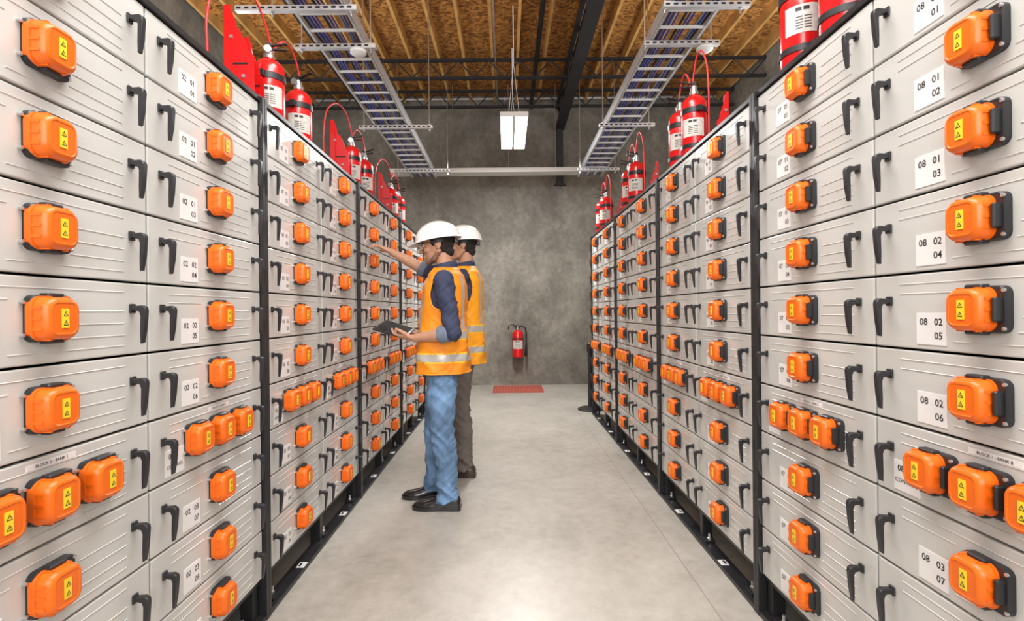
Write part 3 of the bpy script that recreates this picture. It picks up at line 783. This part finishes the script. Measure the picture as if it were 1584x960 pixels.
def person(loc, label, hc, pitch, sec, sh, el, wr, legs, jm, shm, arms_hand, cuffs, glasses, vm, lr):
    P = obj('person', None, loc=loc, label=label, category='person')
    hc = Vector(hc)
    bm = newbm()
    Mx = head_parts(bm, hc, pitch, 0)
    neckb = Vector((sec[-1][1], 0, sec[-1][0]-0.05))
    limb(bm, [Mx @ Vector((.022, 0, -.05)), neckb], [.052, .054])
    torso(bm, [(z, c, rx*0.80, ry*0.86) for z, c, rx, ry in sec], sec[0][0]+0.05, sec[-1][0]-0.02)
    for i in (0, 1):
        limb(bm, [sh[i], el[i]], [.045, .038]); limb(bm, [el[i], (Vector(el[i])+Vector(wr[i]))/2*1.0, wr[i]], [.040, .037, .025])
        hand(bm, wr[i], **arms_hand[i])
        hp, kn, an, _ = legs[i]
        limb(bm, [hp, kn, an], [.070, .048, .036]); limb(bm, [an, Vector(an)+Vector((-.015, 0, -.065))], [.032, .026])
    obj('body', bake(bm, 'body', ['skin'], 0.0045, 2), parent=P)
    obj('hair', hair_mesh(Mx), parent=P, label='short black hair')
    obj('safety_helmet', helmet_mesh(Mx), parent=P, label='white hard hat')
    bm = newbm(); rings = []
    for zz in (-.002, .028):
        rings.append([(0.008+.105*math.cos(a), .090*math.sin(a), zz) for a in [2*math.pi*i/32 for i in range(32)]])
    ring_loft(bm, rings, 0, cap=False); bmesh.ops.solidify(bm, geom=bm.faces[:], thickness=0.003)
    box(bm, (.118, 0, .0), (.022, .05, .030), 0, bev=.004)
    bmesh.ops.delete(bm, geom=[v for v in bm.verts if v.co.x < -0.03], context='VERTS')
    obj('helmet_band', xf(finish(bm, 'hb', ['blackpl'], 35), Mx), parent=P, label='dark helmet headband')
    for s in (-1, 1):
        bm = newbm(); sphere(bm, (-.081, s*.030, .002), .0115, 0)
        sphere(bm, (-.0915, s*.031, .002), (.003, .005, .005), 1)
        obj('eye', xf(finish(bm, 'eye', ['eye', 'hair'], 'all'), Mx), parent=P, label='dark brown eye')
        bm = newbm(); limb(bm, [(-.094, s*.016, .022), (-.088, s*.044, .022)], [.0035, .0025], 8)
        obj('eyebrow', xf(finish(bm, 'brow', ['hair'], 'all'), Mx), parent=P, label='dark eyebrow')
    if glasses:
        bm = newbm()
        for s in (-1, 1):
            limb(bm, [(.002, s*.0585, -.040), (.004, s*.0575, -.052), (-.030, s*.0445, -.089), (-.070, s*.012, -.1025)], [.014, .0178, .0182, .0162], 12)
        limb(bm, [(-.072, -.010, -.0985), (-.072, .010, -.0985)], [.0228, .0228], 12)
        limb(bm, [(-.097, -.020, -.051), (-.100, 0, -.049), (-.097, .020, -.051)], [.004, .0045, .004], 8)
        obj('beard', xf(bake(bm, 'beard', ['beard'], 0.004, 1), Mx), parent=P, label='short dark stubble beard')
        bm = newbm()
        for s in (-1, 1): tube(bm, [(.01, s*.085, .005), (-.06, s*.080, .008), (-.095, s*.062, .006)], .003, 6, 0)
        tube(bm, [(-.095, -.062, .014), (-.116, -.03, .016), (-.120, 0, .014), (-.116, .03, .016), (-.095, .062, .014)], .0025, 6, 0)
        n = 12; A = []; B = []
        for i in range(n+1):
            a = -1+2*i/n; xx = -.120+.026*abs(a)**2.0; A.append(bm.verts.new((xx, a*.063, .014))); B.append(bm.verts.new((xx+.004, a*.060, -.022)))
        for i in range(n): bm.faces.new((A[i], A[i+1], B[i+1], B[i])).material_index = 1
        obj('safety_glasses', xf(finish(bm, 'gl', ['blackpl', 'lens'], 'all', recalc=False), Mx), parent=P, label='clear safety glasses')
    bm = newbm(); torso(bm, sec, sec[0][0]+0.06, sec[-1][0])
    for i in (0, 1):
        s_, e_, w_ = Vector(sh[i]), Vector(el[i]), Vector(wr[i])
        tgt = e_ + (w_-e_)*cuffs
        limb(bm, [Vector((sec[-2][1], s_.y*0.55, s_.z+0.02)), s_, (s_+e_)/2, e_, tgt], [.052, .064, .057, .051, .047])
    nz = sec[-1][0]
    tube(bm, [(sec[-1][1]+.004, 0, nz-.03), (sec[-1][1]+.002, 0, nz), (sec[-1][1]-.004, 0, nz+.030)], [.076, .070, .067], 28)
    tube(bm, [(sec[-1][1]+.002, 0, nz+.004), (sec[-1][1]-.004, 0, nz+.028)], [.075, .070], 28)
    def nzone(p): return max(0.0, min(1.0, (nz-0.03-p.z)/0.06))
    obj('shirt', bake(bm, 'shirt', ['navy'], 0.006, 3, fold=0.0075, zone=nzone), parent=P, label='dark navy work shirt with rolled sleeves')
    for i in (0, 1):
        e_, w_ = Vector(el[i]), Vector(wr[i]); d = (w_-e_)
        bm = newbm(); p0 = e_+d*max(0.04, cuffs-0.16); p1 = e_+d*(cuffs+0.12)
        tube(bm, [p0, p0+(p1-p0)*.08, p0+(p1-p0)*.45, p0+(p1-p0)*.5, p0+(p1-p0)*.55, p1-(p1-p0)*.05, p1], [.049, .054, .055, .0525, .054, .052, .044], 24)
        obj('cuff', bake(bm, 'cuff', ['cuff'], 0.004, 2, fold=0.003), parent=P, label='rolled denim-blue cuff')
    z1 = sec[-1][0]-0.005
    obj('vest', vest_mesh(sec, sec[0][0], z1, vm), parent=P, label='orange high-visibility vest')
    hh = z1-sec[0][0]
    bm = newbm()
    for t in (0.12, 0.33):
        z = sec[0][0]+hh*t
        strip(bm, sec, z-0.010, z+0.052, math.pi+0.08, math.pi*3-0.08, 0.0172, 5, 120, 1)
        strip(bm, sec, z, z+0.042, math.pi+0.08, math.pi*3-0.08, 0.0192, 4, 120, 0)
    for a in (math.pi-0.62, math.pi+0.62, -0.55, 0.55):
        strip(bm, sec, sec[0][0]+hh*0.41, sec[0][0]+hh*0.93, a-0.17, a+0.17, 0.0160, 40, 10, 1)
        strip(bm, sec, sec[0][0]+hh*0.41, sec[0][0]+hh*0.93, a-0.11, a+0.11, 0.0180, 40, 8, 0)
    obj('reflective_tape', finish(bm, 'tape', ['reflect', 'edge'], 'all', recalc=False), parent=P, label='silver reflective tape with yellow edging')
    bm = newbm()
    cx = sec[0][1]; hipz = legs[0][0][2]
    for i in (0, 1):
        hp, kn, an, hem = [Vector(q) for q in legs[i]]
        mt = hp.lerp(kn, .5)+Vector((-.006, 0, 0)); cf = kn.lerp(an, .4)+Vector((.012, 0, 0))
        up = hp.lerp(kn, .25)
        limb(bm, [hp, up, mt, kn, cf, an], [lr[0]*.86, lr[0]*.97]+lr[1:])
        tube(bm, [an+Vector((0, 0, .08)), an, hem], [lr[4]-.002, lr[4], lr[4]+.004], 20)
    sphere(bm, (cx+.01, 0, hipz+.02), (.115, .145, .12)); sphere(bm, (cx+.01, 0, hipz+.08), (.105, .130, .09))
    kz = legs[0][1][2]
    def zone(p):
        return 0.5+1.1*math.exp(-((p.z-kz)/0.10)**2)+1.2*math.exp(-((p.z-0.11)/0.10)**2)+0.6*math.exp(-((p.z-hipz+.08)/0.07)**2)
    obj('trousers', bake(bm, 'trousers', [jm], 0.006, 3, fold=0.0095, zone=zone), parent=P, label='blue jeans' if jm == 'jean' else 'grey-brown trousers')
    for i in (0, 1):
        bm = newbm(); an = Vector(legs[i][2]); shoe(bm, (an.x+.0, an.y, 0), yaw=0.06*(1 if i else -1))
        obj('shoe', finish(bm, 'shoe', [shm], 50), parent=P, label='black leather work shoe' if shm == 'leather' else 'dark brown shoe')
    return P

sec1 = [(.825, -.005, .152, .175), (.91, -.004, .150, .172), (1.02, -.004, .142, .162), (1.15, .0, .132, .160), (1.28, .012, .126, .178), (1.36, .018, .118, .186), (1.42, .022, .095, .165), (1.455, .022, .070, .110), (1.475, .022, .060, .070)]
p1 = person((-0.40, 3.17, 0), 'person in white hard hat, orange vest and jeans holding a tablet', (-.030, 0, 1.625), -0.16, sec1,
    sh=[(.030, -.190, 1.385), (.030, .190, 1.385)],
    el=[(.085, -.230, 1.075), (.075, .235, 1.08)],
    wr=[(-.150, -.165, 1.045), (-.150, .165, 1.05)],
    legs=[((.0, -.085, .86), (.000, -.10, .46), (.022, -.10, .12), (.026, -.10, .050)),
          ((.0, .085, .86), (-.07, .095, .46), (-.078, .10, .12), (-.074, .10, .050))],
    jm='jean', shm='leather',
    arms_hand=[dict(d=(-.95, .25, .10), n=(0, .25, 1), s=(0, -1, .35), curl=(.35, .35, .35, .35), thumb=(-.75, -.1, .55)),
               dict(d=(-.95, -.25, .10), n=(0, -.1, 1), s=(0, 1, .2), curl=(.2, .2, .2, .2), thumb=(-.75, .1, .5))],
    cuffs=0.24, glasses=True, vm='vest', lr=[.100, .092, .077, .074, .068])
# tablet (held)
bm = newbm(); box(bm, (0, 0, 0), (0.20, 0.27, 0.012), 0, bev=0.003, seg=2); box(bm, (0, 0, 0.0063), (0.175, 0.245, 0.001), 1)
T = obj('tablet_computer', finish(bm, 'tablet', ['blackpl', 'screen'], 35), loc=(-0.40-0.300, 3.17-0.03, 1.095), rot=(0.18, 0.30, 0.0), label='black tablet computer held by the person in jeans', category='tablet')

sec2 = [(.82, .01, .135, .165), (.92, .01, .135, .165), (1.06, .01, .130, .160), (1.20, .01, .125, .165), (1.34, .015, .122, .182), (1.42, .018, .115, .190), (1.48, .02, .092, .165), (1.515, .02, .068, .110), (1.535, .02, .060, .070)]
p2 = person((-0.325, 3.76, 0), 'person in white hard hat and orange vest reaching toward a rack', (-.000, 0, 1.70), -0.05, sec2,
    sh=[(.0, -.19, 1.44), (.02, .195, 1.44)],
    el=[(-.215, -.30, 1.475), (.07, .235, 1.12)],
    wr=[(-.465, -.29, 1.615), (.0, .22, .87)],
    legs=[((-.02, -.085, .88), (-.02, -.09, .48), (.000, -.09, .12), (.005, -.09, .050)),
          ((-.02, .085, .88), (-.05, .095, .48), (-.065, .10, .12), (-.060, .10, .050))],
    jm='khaki', shm='leatherb',
    arms_hand=[dict(d=(-.90, .02, .42), n=(-.3, 0, -1), s=(0, 1, .2), curl=(.15, .3, .35, .4)),
               dict(d=(-.1, 0, -1), n=(0, -1, 0), s=(-1, 0, 0), curl=(.4, .4, .45, .5))],
    cuffs=0.10, glasses=False, vm='vesty', lr=[.100, .090, .074, .070, .064])

# ------------------------------------------------------------------ lights
def area(name, loc, rot, sx, sy, e, col=(1, 0.985, 0.965)):
    l = bpy.data.lights.new(name, 'AREA'); l.shape = 'RECTANGLE'; l.size = sx; l.size_y = sy; l.energy = e; l.color = col
    o = bpy.data.objects.new(name, l); o.location = loc; o.rotation_euler = rot; COL.objects.link(o)
area('lamp_over', (0, 1.0, 3.5), (0, 0, 0), 0.9, 2.6, 105)
area('fill_rear', (0, -2.0, 2.4), (math.radians(82), 0, 0), 3.0, 2.0, 115)  # added fill light behind the camera, not a fixture of the room
area('lamp_pendant', (0.10, 6.03, 3.29), (0, 0, 0), 0.3, 1.1, 110)
area('fill_up', (0, 0.9, 3.6), (math.pi, 0, 0), 3.0, 2.0, 70)  # added upward fill, out of view, to brighten the ceiling
for s in (-1, 1):
    area('fill_side_up', (s*2.6, 3.8, 2.6), (math.pi, 0, 0), 1.0, 4.5, 75)  # added uplights hidden behind the racks, brightening ceiling and back wall
w = bpy.data.worlds.new('w'); scene.world = w; w.use_nodes = True
w.node_tree.nodes['Background'].inputs[0].default_value = (1, 0.99, 0.98, 1)
w.node_tree.nodes['Background'].inputs[1].default_value = 1.0

# ------------------------------------------------------------------ camera
cam = bpy.data.cameras.new('cam'); cam.sensor_width = 36; cam.lens = 36*780/1584
cam.shift_x = (792-784)/1584; cam.shift_y = (481-480)/1584
cam.clip_start = 0.02
co = bpy.data.objects.new('camera', cam); COL.objects.link(co)
co.location = (0, 0, H)
co.rotation_euler = (Matrix.Rotation(math.radians(90), 4, 'X') @ Matrix.Rotation(math.radians(-0.55), 4, 'Z')).to_euler()
scene.camera = co
